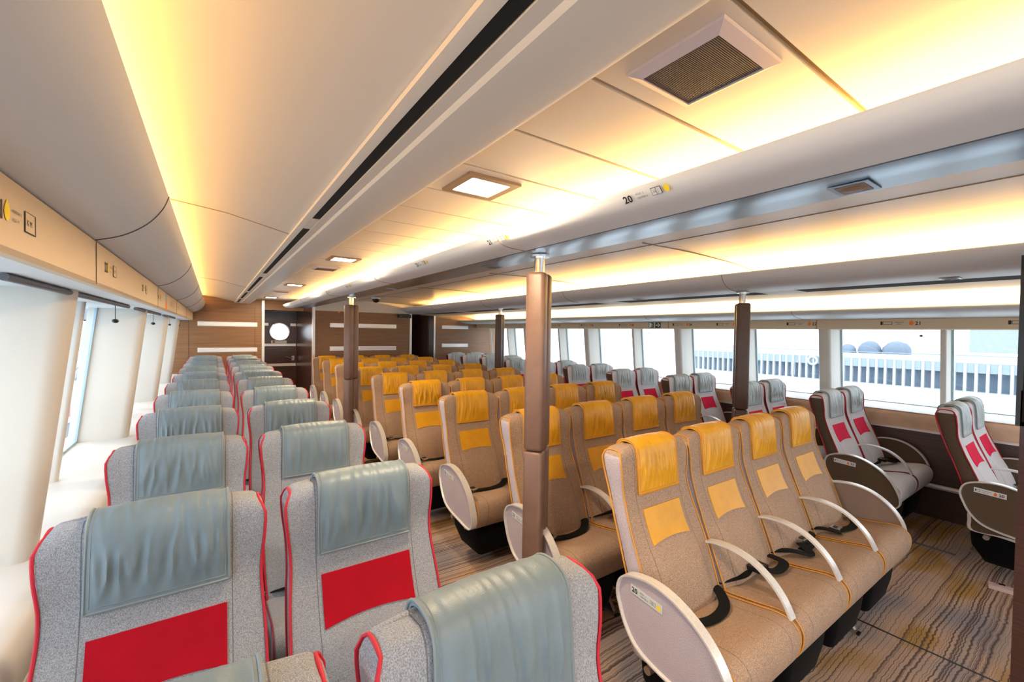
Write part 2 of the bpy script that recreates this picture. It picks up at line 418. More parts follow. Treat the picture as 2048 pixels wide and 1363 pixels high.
def patch_mesh(m, pw=.133):
    mb = MB(); nx, nz = 13, 9; top = []; bot = []
    for i in range(nx):
        x = -pw+2*pw*i/(nx-1)
        for k in range(nz):
            z = .752+(.878-.752)*k/(nz-1)-.014*(x/.15)**2*(1-k/(nz-1))
            y = seat_front(x, z); top.append((x, y-.004, z)); bot.append((x, y+.006, z))
    T = len(top); fs = []
    for i in range(nx-1):
        for k in range(nz-1):
            a = i*nz+k; fs += [(a, a+nz, a+nz+1, a+1), (T+a, T+a+1, T+a+nz+1, T+a+nz)]
    per = [k for k in range(nz)]+[i*nz+nz-1 for i in range(1, nx)]+[(nx-1)*nz+k for k in range(nz-2, -1, -1)]+[i*nz for i in range(nx-2, 0, -1)]
    for a, b in zip(per, per[1:]+per[:1]): fs.append((a, b, T+b, T+a))
    mb.add(top+bot, fs, m); return mb.data('lumbar_patch', 50)
CUSH = spline([(-.18, .450), (-.32, .468), (-.44, .488), (-.53, .504), (-.580, .500), (-.612, .472), (-.622, .430), (-.610, .370), (-.570, .315), (-.48, .295), (-.32, .311), (-.18, .312), (-.165, .38)], 4, True)
def cushion_mesh(fab, side):
    mb = MB(); cy_, cz_ = -.40, .395
    sl = [(-.243, .022), (-.2405, .010), (-.236, .003), (-.225, 0), (-.15, -.004), (0, -.007), (.15, -.004), (.225, 0), (.236, .003), (.2405, .010), (.243, .022)]
    n = len(CUSH); vs_ = []
    for x, ins in sl:
        for y, z in CUSH:
            L = math.hypot(y-cy_, z-cz_); k = (L-ins)/L if ins > 0 else 1
            zz = cz_+(z-cz_)*k
            if ins < 0 and z > .42: zz -= ins
            vs_.append((x, cy_+(y-cy_)*k, zz))
    fs = [];
    for i in range(len(sl)-1):
        for j in range(n): fs.append((i*n+j, i*n+(j+1) % n, (i+1)*n+(j+1) % n, (i+1)*n+j))
    mb.add(vs_, fs, fab)
    mb.f += [tuple(range(n))[::-1], tuple(range((len(sl)-1)*n, len(sl)*n))]; mb.m += [mb.mi(side)]*2
    return mb.data('cushion', 60)
def cushion_piping(m, s):
    mb = MB(); top = [p for p in CUSH if p[1] > .33 and p[0] > -.65 and not (p[0] > -.22)]
    top = sorted([p for p in top if p[1] > .42 or p[0] < -.57], key=lambda p: math.atan2(p[1]-.39, -(p[0]+.40)), reverse=True)
    for s in (s,): mb.tube([(s*.2385, -.40+(y+.40)*.985, .39+(z-.39)*.985+.0015) for y, z in top], .0036, m, 6)
    return mb.data('cushion_piping', 60)
ARC = spline([(-.130, .640), (-.19, .662), (-.26, .680), (-.34, .682), (-.42, .662), (-.49, .620), (-.545, .562), (-.580, .497)], 5)
def band(mb, path, x0, x1, th, m, closed=False):     # flat strip following path in (y,z)
    k = len(path); A = []
    for i, (y, z) in enumerate(path):
        a = path[i-1] if (closed or i) else path[0]; b = path[(i+1) % k] if (closed or i < k-1) else path[-1]
        t = Vector((b[0]-a[0], b[1]-a[1])).normalized(); n_ = Vector((-t.y, t.x))*th/2
        e = .3*(x1-x0)
        A += [(x0, y+n_.x*.3, z+n_.y*.3), (x0+e, y+n_.x, z+n_.y), (x1-e, y+n_.x, z+n_.y), (x1, y+n_.x*.3, z+n_.y*.3), (x1, y-n_.x, z-n_.y), (x0, y-n_.x, z-n_.y)]
    fs = []
    for i in range(k if closed else k-1):
        p, q = i*6, ((i+1) % k)*6
        for j in range(6): fs.append((p+j, p+(j+1) % 6, q+(j+1) % 6, q+j))
    if not closed: fs += [tuple(range(6))[::-1], tuple(range((k-1)*6, k*6))]
    mb.add(A, fs, m)
def armrest_mesh():
    mb = MB(); band(mb, ARC, -.020, .020, .015, M['alu']); return mb.data('armrest', 40)
PANEL_R = spline([(-.120, .560), (-.135, .630), (-.190, .662), (-.26, .680), (-.34, .682), (-.42, .662), (-.49, .620), (-.545, .562), (-.578, .497), (-.585, .43), (-.560, .375), (-.45, .350), (-.32, .360), (-.22, .395), (-.155, .455), (-.130, .510)], 4, True)
PANEL = spline([(-.135, .575), (-.150, .632), (-.200, .664), (-.30, .680), (-.40, .662), (-.50, .610), (-.570, .540), (-.618, .450), (-.630, .385), (-.610, .345), (-.560, .332), (-.45, .345), (-.32, .365), (-.235, .395), (-.180, .455), (-.150, .520)], 4, True)
def panel_fabric(m, P_):
    mb = MB(); poly = [(-.38+(y+.38)*.985, .5+(z-.5)*.98) for y, z in P_]
    mb.prism(poly, 'X', -.010, .010, m); return mb.data('side_panel', 40)
def panel_rim(P_):
    mb = MB(); band(mb, P_, -.021, .021, .011, M['alu'], True); return mb.data('rim', 40)
def drop_shape(mb, place, cu, cv, s, m, flame=False):
    pts = []
    for i in range(16):
        a = 2*math.pi*i/16; r = s*(1+(.55 if i == 4 else .12 if i in (3, 5) else 0)); pts.append(place(cu+r*math.cos(a)*.85, cv+r*math.sin(a)))
    mb.add(pts, [tuple(range(16))], m)
def seat_plate(num, side, right):
    """plate on the side panel's outer face; side = -1 outer face looks to -X (read from the left)"""
    mb = MB(); base = M['plate_w'] if right else M['plate']
    x0 = side*.0112; L, h = .150, .034
    def place(u, v, lift=.0016):                     # reading direction on -X face is towards -Y
        yy = (-.20-u) if side < 0 else (-.20-L+u)
        sl = -.10 if not right else -.06
        return (x0+side*lift, yy, .600+v+sl*u*(1 if side < 0 else -1))
    P_ = [place(0, 0, 0), place(L, 0, 0), place(L, h, 0), place(0, h, 0)]; Q = [place(0, 0, .001), place(L, 0, .001), place(L, h, .001), place(0, h, .001)]
    mb.add(P_+Q, [(0, 1, 2, 3), (4, 5, 6, 7), (0, 1, 5, 4), (1, 2, 6, 5), (2, 3, 7, 6), (3, 0, 4, 7)], base)
    def T(s, size, u, v, m=M['ink'], b=.0): text_into(mb, s, size, lambda a, c: place(u+a, v+c), m, b)
    if right:
        T('WINDOW K', .0085, .036, .019); T('AISLE  M', .0085, .036, .008)
        frame = [(.006, .010), (.030, .010), (.030, .024), (.006, .024)]
        mb.add([place(*q) for q in frame], [(0, 1, 2, 3)], M['ink']); mb.add([place(*q, .002) for q in [(.012, .012), (.0285, .012), (.0285, .022), (.012, .022)]], [(0, 1, 2, 3)], base)
        drop_shape(mb, place, .100, .015, .010, M['orange_ink']); T(str(num), .026, .115, .008, b=.0007)
    else:
        T(str(num), .028, .006, .007, b=.0007); T('AISLE   J', .0085, .046, .020); T('CENTER H', .0085, .046, .008)
        for q in (.094, .107):
            fr = [(q, .009), (q+.012, .009), (q+.012, .023), (q, .023)]
            mb.add([place(*c) for c in fr], [(0, 1, 2, 3)], M['ink']); mb.add([place(*c, .002) for c in [(q+.001, .010), (q+.011, .010), (q+.011, .022), (q+.001, .022)]], [(0, 1, 2, 3)], base)
        text_into(mb, 'H', .009, lambda a, c: place(.097+a, .013+c, .0026), M['ink']); text_into(mb, 'J', .009, lambda a, c: place(.110+a, .013+c, .0026), M['ink'])
        drop_shape(mb, place, .134, .015, .010, M['yellow_ink'])
    return mb.data('number_plate')
def ribbon(mb, pts, wd, th, m):
    pts = [Vector(p) for p in spline(pts, 6)]; k = len(pts); A = []
    for i, p in enumerate(pts):
        t = (pts[min(i+1, k-1)]-pts[max(i-1, 0)]).normalized(); s_ = t.cross(Vector((0, 0, 1)))
        s_ = (s_.normalized() if s_.length > .05 else Vector((1, 0, 0)))*wd/2; n_ = s_.cross(t).normalized()*th
        A += [p-s_, p+s_, p+s_+n_, p-s_+n_]
    fs = [(i*4+j, i*4+(j+1) % 4, i*4+4+(j+1) % 4, i*4+4+j) for i in range(k-1) for j in range(4)]
    fs += [(3, 2, 1, 0), tuple(range(4*k-4, 4*k))]; mb.add(A, fs, m)
def belt_meshes(v):
    a = MB(); b = MB(); c = MB(); z = .488
    if v == 0:
        ribbon(a, [(.225, -.23, z-.005), (.19, -.30, z+.012), (.10, -.38, z+.010), (-.02, -.40, z+.008), (-.14, -.36, z+.006)], .045, .004, M['belt'])
        ribbon(b, [(-.225, -.24, z-.005), (-.20, -.32, z+.016), (-.17, -.40, z+.012)], .045, .004, M['belt'])
        c.box(-.165, -.105, -.385, -.335, z+.012, z+.026, M['steel']); c.box(-.150, -.120, -.372, -.348, z+.026, z+.029, M['black'])
    elif v == 1:
        ribbon(a, [(.225, -.23, z-.005), (.17, -.30, z+.014), (.08, -.33, z+.02), (0, -.36, z+.014), (-.09, -.36, z+.012)], .045, .004, M['belt'])
        ribbon(b, [(-.225, -.24, z-.005), (-.17, -.33, z+.02), (-.10, -.40, z+.012), (-.05, -.33, z+.03)], .045, .004, M['belt'])
        c.box(-.03, .035, -.345, -.30, z+.026, z+.042, M['steel']); c.box(-.015, .02, -.335, -.31, z+.042, z+.045, M['black'])
    else:
        ribbon(a, [(.225, -.23, z-.005), (.20, -.30, z+.014), (.17, -.37, z+.02), (.07, -.38, z+.014), (0, -.34, z+.03)], .045, .004, M['belt'])
        ribbon(b, [(-.225, -.25, z-.005), (-.12, -.31, z+.020), (-.02, -.30, z+.022), (.03, -.36, z+.03)], .045, .004, M['belt'])
        c.box(-.06, .03, -.36, -.30, z+.030, z+.050, M['black']); c.box(-.045, .0, -.352, -.312, z+.050, z+.053, M['steel'])
    return a.data('belt_strap', 50), b.data('belt_strap', 50), c.data('buckle')

FAM = {
    'left': dict(fab='grey_fabric', side='grey_side', cover='blue_leather', patch='red_patch', pipe='red_piping', stitch='grey_piping', panel='grey_side'),
    'center': dict(fab='tan_fabric', side='lilac_lit_side', cover='yellow_leather', patch='yellow_leather', pipe='orange_piping', stitch='orange_piping', panel='lilac_lit_side'),
    'right': dict(fab='silver_fabric', side='brown_shade_side', cover='pale_leather', patch='pink_patch', pipe='red_piping', stitch='grey_piping', panel='brown_shade_side')}
NEUT = {'back_arm': armrest_mesh(), 'rim': [panel_rim(PANEL), panel_rim(PANEL_R)], 'belts': [belt_meshes(i) for i in range(3)]}
for k, F in FAM.items():
    F['m_back'] = back_mesh(M[F['fab']], M[F['side']]); F['m_pipe'] = [piping_mesh(M[F['pipe']], s) for s in (-1, 1)]
    F['m_cov'] = []
    for sd in range(4):
        c_, e_, i_ = cover_mesh(M[F['cover']], 11+sd*7+len(k), .147 if k == 'left' else .141); F['m_cov'].append((c_, stitch_mesh(e_, i_, M[F['stitch']])))
    F['m_patch'] = patch_mesh(M[F['patch']], .144 if k == 'left' else .131); F['m_cush'] = cushion_mesh(M[F['fab']], M[F['side']]); F['m_cpipe'] = [cushion_piping(M[F['pipe'] if k == 'center' else 'dark_piping'], s) for s in (-1, 1)]
    F['m_panel'] = [panel_fabric(M[F['panel']], PANEL), panel_fabric(M['taupe_shade_side' if k == 'center' else F['panel']], PANEL_R)]
# under-seat pieces
def pouch_mesh():
    mb = MB(); lv = [(.085, .13, -.50, -.28, .02), (.10, .17, -.53, -.24, .03), (.20, .20, -.55, -.18, .04), (.30, .205, -.56, -.17, .04)]
    rings = []
    for z, hw, ya, yb, r in lv:
        rr = []
        for cx_, cy_, a0 in ((hw-r, yb-r, 0), (-hw+r, yb-r, 90), (-hw+r, ya+r, 180), (hw-r, ya+r, 270)):
            for q in (0, 30, 60, 90): a = math.radians(a0+q); rr.append((cx_+r*math.cos(a), cy_+r*math.sin(a), z))
        rings.append(rr)
    n = len(rings[0]); fs = [(i*n+j, i*n+(j+1) % n, (i+1)*n+(j+1) % n, (i+1)*n+j) for i in range(len(rings)-1) for j in range(n)]
    fs += [tuple(range(n))[::-1], tuple(range((len(rings)-1)*n, len(rings)*n))]
    mb.add([v for r in rings for v in r], fs, M['black_fab'])
    return mb.data('life_jacket_pouch', 50)
POUCH = pouch_mesh()
def leg_mesh():
    mb = MB(); m = M['leg_metal']
    for y0, y1 in ((-.16, -.20), (-.215, -.255)): mb.tube([(0, y0, .012), (0, y1+.03, .30)], .008, m, 6)
    for z in (.08, .15, .22): mb.box(-.006, .006, -.235, -.175, z, z+.012, m)
    mb.tube([(0, -.50, .02), (0, -.30, .30)], .010, m, 6)
    return mb.data('leg')
def rail_mesh():
    mb = MB(); mb.box(-.018, .018, -.51, -.12, 0.0015, .020, M['leg_metal']); mb.box(-.014, .014, -.525, -.49, 0.0015, .014, M['black']); return mb.data('foot_rail')
LEG, FRAIL = leg_mesh(), rail_mesh()
mb = MB(); mb.tube([(-.2515, 0, .293), (.2515, 0, .293)], .017, M['leg_metal'], 10); BEAM = mb.data('cross_beam', 50)
PLATES = {}
def seat(fam, x, y, label, group, left_end=False, right_end=False, arm=True, num=None, detail=True, sd=0, leg=None):
    F = FAM[fam]; t = thing('passenger_seat', label, 'seat', (x, y, 0), group)
    bk = obj('backrest', F['m_back'], t); [obj('piping', q, bk) for q in F['m_pipe']]
    cv, st = F['m_cov'][sd % 4]
    c = obj('headrest_cover', cv, t)
    if detail: obj('stitched_edge', st, c)
    obj('lumbar_patch', F['m_patch'], t)
    cu = obj('cushion', F['m_cush'], t)
    if detail: [obj('piping', q, cu) for q in F['m_cpipe']]
    if arm: obj('armrest', NEUT['back_arm'], t, (.2515, 0, 0))
    for flag, s in ((left_end, -1), (right_end, 1)):
        if flag:
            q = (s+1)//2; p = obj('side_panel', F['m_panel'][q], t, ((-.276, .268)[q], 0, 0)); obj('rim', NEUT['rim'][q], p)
            if num and ((fam != 'left' and s < 0)):
                key = (num, s, fam == 'right')
                if key not in PLATES: PLATES[key] = seat_plate(*key)
                obj('number_plate', PLATES[key], p)
    for yy in (-.26, -.46): obj('cross_beam', BEAM, t, (0, yy, 0))
    if leg is not None: obj('leg', LEG, t, (leg, 0, 0)); obj('foot_rail', FRAIL, t, (leg, 0, 0))
    if detail:
        a, b, q = NEUT['belts'][sd % 3]
        obj('belt_strap', a, t); obj('belt_strap', b, t); obj('buckle', q, t)
    return t
ORD = ['first', 'second', 'third', 'fourth', 'fifth', 'sixth', 'seventh', 'eighth', 'ninth', 'tenth', 'eleventh']
# ------------------------------------------------------------------ seats in their rows
SP = .5035
cw = ['leftmost of four', 'second from left', 'third from left', 'rightmost of four']
for k in range(9):
    y = 1.31+.88*k
    if k == 0: y = 1.338
    for i in range(4):
        x = 1.437+.2515+i*SP
        extra = {0: 'nearest central row', 8: 'farthest central row'}.get(k, ORD[k]+' central row from the camera')
        seat('center', x, y, f'tan seat with mustard headrest, {extra}, {cw[i]}', 'tan and mustard seats of the central block',
             i == 0, i == 3, i < 3, 20+k if i == 0 else None, k < 5, sd=(k*3+i*2) % 12, leg={0: .2515, 2: .2515}.get(i))
        if k < 6: tag(obj('life_jacket_pouch', POUCH, None, (x, y, 0)), f'black pouch under tan seat {cw[i]}, {extra}', 'pouch', 'black pouches under the tan seats')
for k in range(11):
    y = .72+.845*k if k else .735
    for i, xc in enumerate((-.112, .424)):
        if k == 0: xc += .02
        wh = ('by the left windows', 'beside the left aisle')[i]
        extra = {0: 'nearest row', 10: 'farthest row'}.get(k, ORD[k]+' row from the camera')
        seat('left', xc, y, f'grey seat with blue-grey headrest {wh}, {extra}', 'grey seats along the left windows',
             False, False, i == 0, None, k < 5, sd=(k*2+i*3+1) % 12, leg=.2515 if i == 0 else None)
RY = [.79, 1.605, 2.32, 3.15, 4.02, 4.90, 5.72, 6.55, 7.4, 8.2, 8.9]
for k, y in enumerate(RY):
    for i in range(2):
        x = 4.60+i*.50
        wh = ('aisle side', 'window side')[i]
        extra = {0: 'nearest right-hand row', 10: 'farthest right-hand row'}.get(k, ORD[k]+' right-hand row from the camera')
        seat('right', x, y, f'pale grey seat with brown-shaded sides, {wh}, {extra}', 'pale grey seats along the right windows',
             i == 0, i == 1, i == 0, 20+k if i == 0 else None, k < 4, sd=(k+i*2+2) % 12, leg=.25 if i == 0 else None)
        if k < 3: tag(obj('life_jacket_pouch', POUCH, None, (x, y, 0)), f'black pouch under pale grey seat, {wh}, {extra}', 'pouch', 'black pouches under the right seats')

# ------------------------------------------------------------------ floor
mb = MB(); mb.box(-1.2, 6.4, Y0-.2, 11.2, -.05, 0, M['carpet']); struct('floor', mb.data('floor'))
def floor_strip(name, x, y0, y1, hw, label, m=M['black']):
    mb = MB(); mb.prism([(x-hw, .0006), (x-hw*.6, .005), (x+hw*.6, .005), (x+hw, .0006)], 'Y', y0, y1, m)
    struct(name, mb.data(name), label)
floor_strip('trim_1', 4.66, .72, 9.3, .018, 'dark cover strip over the carpet joint by the right seats', M['track'])
floor_strip('trim_2', 3.10, -2.0, 9.0, .004, 'thin dark carpet joint running along the right aisle')

# ------------------------------------------------------------------ ceiling and mouldings (profiles extruded along the cabin)
def D(p): return [(x, H+z) for x, z in p]
def prof(name, pts, m, y0=Y0, y1=Y1, label=None, smooth=35):
    mb = MB(); mb.prism(D(pts), 'Y', y0, y1, m); return struct(name, mb.data(name, smooth), label)
prof('ceiling', [(-1.2, .75), (-1.2, .80), (6.4, .80), (6.4, .75)], M['ceil'], Y0-.2, 11.2)
prof('ceiling_left', [(-.62, .60), (-.20, .595), (.05, .565), (.325, .500), (.40, .500), (.40, .62), (-.62, .62)], M['ceil'], label='smooth lit ceiling panel over the left seats')
bel = spline([(-.312, .275), (-.245, .300), (-.185, .345), (-.145, .400), (-.127, .448)], 5)
prof('trim_3', bel+[(-.131, .457), (-.150, .457), (-.20, .430), (-.62, .430), (-.62, .275)], M['cornice'], label='curved grey-white cornice along the left side')
prof('trim_4', [(-.310, .270), (-.310, .142), (-.318, .132), (-.335, .130), (-.335, .270)], M['cream'], label='cream number panel above the left windows')
prof('trim_5', [(-.336, .131), (-.80, .131), (-.80, .20), (-.336, .20)], M['cornice'], label='white soffit above the left windows')
prof('trim_6', [(.325, .499), (.325, .486), (.345, .483), (.352, .483), (.352, .50), (.385, .50), (.385, .480), (.415, .480), (.425, .473), (.56, .468), (.575, .472), (.575, .58), (.41, .58), (.41, .499)], M['ceil'], label='dropped ceiling strip beside the black air slot', smooth=20)
# black slot segments
mb = MB()
ys = [-3.0, -1.6, .30, 2.05, 2.27, 4.25, 4.66, 6.5, 6.8, 8.2, 8.4, 9.5]
for a, b in ((-3, 2.05), (2.27, 4.35), (4.66, 6.55), (6.8, 8.2), (8.45, 9.5)): mb.box(.3535, .3835, a, b, H+.484, H+.499, M['slot'])
for a, b in ((2.05, 2.27), (4.35, 4.66), (6.55, 6.8), (8.2, 8.45), (9.5, 9.74)): mb.box(.3535, .3835, a, b, H+.482, H+.499, M['ceil'])
struct('trim_7', mb.data('slot'), 'black linear air slot in the left ceiling')
# ribbed ceiling boards between strip and first beam
mb = MB(); seams = []
y = .388-.30*12
while y < 9.7: seams.append(y); y += .3005
for a, b in zip(seams, seams[1:]+[Y1]):
    mb.prism(D([(.50, .565), (1.44, .565), (1.44, .59), (.50, .59)]), 'Y', a+.007, b-.007, M['ceil'])
mb.prism(D([(.50, .577), (1.44, .577), (1.44, .60), (.50, .60)]), 'Y', Y0, Y1, M['joint'])
struct('ceiling_boards', mb.data('boards'), 'cross boards of the ceiling over the left aisle')
# first beam
b1 = spline([(1.088, .462), (1.090, .452), (1.102, .432), (1.130, .414), (1.180, .405), (1.262, .402)], 4)
prof('trim_8', b1+[(1.264, .405), (1.264, .42), (1.20, .43), (1.14, .45), (1.105, .466)], M['cornice'], Y0, 9.3, label='curved white front of the first overhead beam')
prof('trim_9', [(1.268, .401), (1.465, .397), (1.475, .402), (1.475, .562), (1.46, .562), (1.46, .43), (1.268, .43)], M['bluesteel'], Y0, 8.95, label='brushed blue-grey metal underside of the first beam')
prof('trim_10', [(1.14, .43), (1.46, .43), (1.46, .44), (1.17, .445)], M['cornice'], Y0, 9.3, label='lamp shelf inside the first beam')
cc = spline([(1.475, .562), (1.9, .572), (2.3, .578), (2.7, .580), (3.05, .572), (3.35, .560), (3.60, .535), (3.79, .49)], 5)
prof('ceiling_centre', cc+[(3.79, .56), (3.3, .61), (2.6, .62), (1.475, .62)], M['ceil'], Y0, 8.95, label='lit ceiling curving down over the central seats')
def seam_pts(cc_, y, sl=0): return [(x, y+sl*x, H+z-.001) for x, z in cc_]
mb = MB()
for yy in (-1.9, -.05, 1.77, 3.6, 5.42, 7.25): mb.tube([p for p in seam_pts(cc, yy) if p[0] > 2.2], .0035, M['joint'], 5)
mb.tube([(2.32, Y0+.1, H+.5775), (2.32, 8.9, H+.5775)], .003, M['joint'], 5)
struct('trim_11', mb.data('joints'), 'thin joints between the curved central ceiling panels')
mb = MB()
for yy in (-1.1, 2.54, 6.2): mb.tube([(-.55, yy, H+.5995), (-.20, yy, H+.5945), (.05, yy, H+.5645), (.325, yy, H+.4995)], .003, M['joint'], 5)
struct('trim_12', mb.data('joints'), 'thin joints across the left ceiling')
mb = MB()
for yy in (-1.6, .05, 1.895, 3.75, 5.55, 7.4):
    mb.tube([(x+.0005, yy, H+z-.001) for x, z in bel], .002, M['vent_grey'], 4)
    mb.box(-.3095, -.308, yy-.002, yy+.002, H+.134, H+.268, M['vent_grey'])
struct('trim_13', mb.data('joints'), 'joints in the left cornice and number panel')
# second beam
b2 = spline([(3.30, .483), (3.305, .468), (3.33, .430), (3.38, .395), (3.46, .372), (3.56, .363)], 4)
prof('trim_14', b2+[(3.68, .3605), (3.68, .386), (3.80, .386), (3.80, .40), (3.50, .405), (3.40, .43), (3.345, .475), (3.315, .488)], M['cornice'], Y0, 8.95, label='rounded lip and flat underside of the second beam')
prof('trim_15', [(3.96, .372), (4.48, .366), (4.50, .372), (4.50, .41), (3.96, .41)], M['cream'], label='cream fascia strip beside the right cove')
mb = MB(); mb.box(3.681, 3.959, Y0, Y1, H+.364, H+.3855, M['slot'])
for a, b in ((-.35, .1), (1.50, 1.78), (3.30, 3.6), (5.1, 5.35), (6.9, 7.2), (8.7, 8.95)): mb.box(3.6805, 3.9595, a, b, H+.361, H+.3845, M['cream'])
struct('trim_16', mb.data('slot'), 'black air slots behind the second beam')
c3 = spline([(4.50, .408), (4.85, .400), (5.15, .375), (5.45, .320), (5.60, .27)], 5)
prof('ceiling_right', c3+[(5.60, .45), (4.50, .45)], M['ceil'], label='bright lit cove ceiling over the right windows')
b3 = spline([(5.06, .272), (5.07, .252), (5.13, .222), (5.28, .200), (5.55, .194)], 4)
prof('trim_17', b3+[(5.60, .194), (5.60, .21), (5.2, .225), (5.10, .262), (5.075, .278)], M['cornice'], label='rounded white lip above the right windows')
prof('trim_18', [(5.55, .193), (5.55, .095), (5.56, .088), (5.98, .088), (5.98, .193)], M['cream'], label='cream number panel above the right windows')
mb = MB()
for yy in (.12, 2.01, 3.92, 5.82, 7.7):
    mb.box(5.548, 5.5495, yy-.004, yy+.004, H+.09, H+.19, M['joint'])
    mb.tube([(x, yy+.06, H+z-.001) for x, z in b3], .0025, M['joint'], 4)
for yy in (-.1, 1.86, 3.75, 5.6, 7.4): mb.tube([(x, yy, H+z-.001) for x, z in b2], .0025, M['joint'], 4); mb.tube([(x-.0005, yy-.15, H+z-.001) for x, z in b1], .002, M['joint'], 4)
struct('trim_19', mb.data('joints'), 'joints in the beam lips and the right number panel')

# ------------------------------------------------------------------ side walls
SL = .115                                            # side walls lean outwards towards the floor
def lean(x0, z, s): return x0+s*SL*(1.79-z)
def leaning(mb, poly_top, z0, z1, s, m):             # polygon in (x,y) at z=1.79 leaning
    n = len(poly_top)
    vs_ = [(lean(x, z0, s), y, z0) for x, y in poly_top]+[(lean(x, z1, s), y, z1) for x, y in poly_top]
    mb.add(vs_, [tuple(range(n))[::-1], tuple(range(n, 2*n))]+[(i, (i+1) % n, n+(i+1) % n, n+i) for i in range(n)], m)
def pillar_poly(xi, xg, y, wd, r=.05):
    s = 1 if xg > xi else -1; pts = [(xg, y)]
    for q in range(0, 91, 15):
        a = math.radians(q); pts.append((xi+s*r-s*r*math.sin(a), y+r-r*math.cos(a)))
    for q in range(90, -1, -15):
        a = math.radians(q); pts.append((xi+s*r-s*r*math.sin(a), y+wd-r+r*math.cos(a)))
    return pts+[(xg, y+wd)]
LP = [-1.95, .15, 2.19, 4.27, 6.25, 8.17]; LM = [-.85, 1.25, 3.24, 5.22, 7.2, 9.1]
n_tr = 20
for y in LP:
    mb = MB(); leaning(mb, pillar_poly(-.42, -.74, y, .14), .80, 1.785, -1, M['pillar'])
    struct('window_pillar', mb.data('pillar', 40)); n_tr += 1
for y in LM:
    mb = MB(); leaning(mb, pillar_poly(-.575, -.74, y, .06, .015), .80, 1.785, -1, M['pillar']); struct('window_mullion', mb.data('mullion', 40))
for y in (-1.85, .05, 1.91, 3.78, 5.69, 7.58):
    mb = MB(); leaning(mb, pillar_poly(5.63, 5.98, y, .12, .03), .93, 1.745, 1, M['pillar']); struct('window_pillar', mb.data('pillar', 40))
for y in (-.9, 1.0, 2.86, 4.72, 6.6, 8.45):
    mb = MB(); leaning(mb, pillar_poly(5.73, 5.98, y, .045, .01), .93, 1.745, 1, M['pillar']); struct('window_mullion', mb.data('mullion', 40))
# window glass: one pane per opening, pillar to pillar
k = 1
def pane(x, s, y0, y1, z0, z1):
    global k
    mb = MB(); leaning(mb, [(x, y0), (x, y1), (x+s*.006, y1), (x+s*.006, y0)], z0, z1, s, M['glass'])
    o = struct(f'window_{k}', mb.data('glass'))
    mf = MB(); fr = .018
    for a, b in ((y0, y0+fr), (y1-fr, y1)): leaning(mf, [(x-s*.012, a), (x-s*.012, b), (x-s*.001, b), (x-s*.001, a)], z0, z1, s, M['blueframe'])
    leaning(mf, [(x-s*.012, y0), (x-s*.012, y1), (x-s*.001, y1), (x-s*.001, y0)], z0, z0+.02, s, M['blueframe'])
    obj('window_frame', mf.data('frame'), o); k += 1
eL = sorted([(y, y+.14) for y in LP]+[(y, y+.06) for y in LM]); eL = [(-3.2, -3.1)]+eL+[(9.7, 9.75)]
for (a, b), (c, d) in zip(eL, eL[1:]): pane(-.70, -1, b, c, .81, 1.785)
eR = sorted([(y, y+.12) for y in (-1.85, .05, 1.91, 3.78, 5.69, 7.58)]+[(y, y+.045) for y in (-.9, 1.0, 2.86, 4.72, 6.6, 8.45)]); eR = [(-3.2, -3.1)]+eR+[(9.55, 9.6)]
for (a, b), (c, d) in zip(eR, eR[1:]): pane(5.94, 1, b, c, .94, 1.745)
# ledges and lower walls
led = spline([(-.90, .815), (-.56, .815), (-.47, .805), (-.435, .775), (-.430, .72), (-.45, .62)], 5)
mb = MB(); mb.prism(led+[(-.90, .62)], 'Y', Y0, Y1, M['ledge']); o = struct('wall_left', mb.data('ledge', 40))
mb = MB(); mb.box(-.95, -.455, Y0, Y1, 0, .62, M['darkwall']); lo = obj('lower_panel', mb.data('lower'), o)
mb = MB(); mb.box(-.47, -.445, Y0, Y1, .60, .622, M['alu']); obj('rail', mb.data('rail'), o)
led = spline([(6.3, .952), (5.52, .952), (5.445, .945), (5.425, .925), (5.43, .88), (5.455, .795)], 5)
mb = MB(); mb.prism(led[:11]+[(6.3, .92)], 'Y', Y0, 9.6, M['ledge']); o = struct('wall_right', mb.data('ledge', 40))
mb = MB(); mb.prism([(5.5, .951)]+[p for p in led if p[0] < 5.5]+[(5.6, .795), (5.6, .951)], 'Y', Y0, 9.6, M['tanleather']); obj('leather_band', mb.data('band', 40), o)
mb = MB(); mb.box(5.462, 6.3, Y0, 9.6, 0, .795, M['darkwall']); obj('lower_panel', mb.data('lower'), o)
mb = MB(); mb.box(5.44, 5.465, Y0, 9.6, .778, .796, M['alu']); obj('rail', mb.data('rail'), o)
mb = MB(); mb.tube([(5.42, Y0, .30), (5.42, 9.6, .30)], .022, M['alu'], 8); obj('seat_rail', mb.data('rail2'), o)
# hull closures above the window line
mb = MB(); mb.box(-.85, -.78, Y0, Y1, 1.86, 2.45, M['cornice']); struct('wall_upper_left', mb.data('u'))
mb = MB(); mb.box(5.96, 6.3, Y0, 9.6, 1.82, 2.45, M['cornice']); struct('wall_upper_right', mb.data('u'))

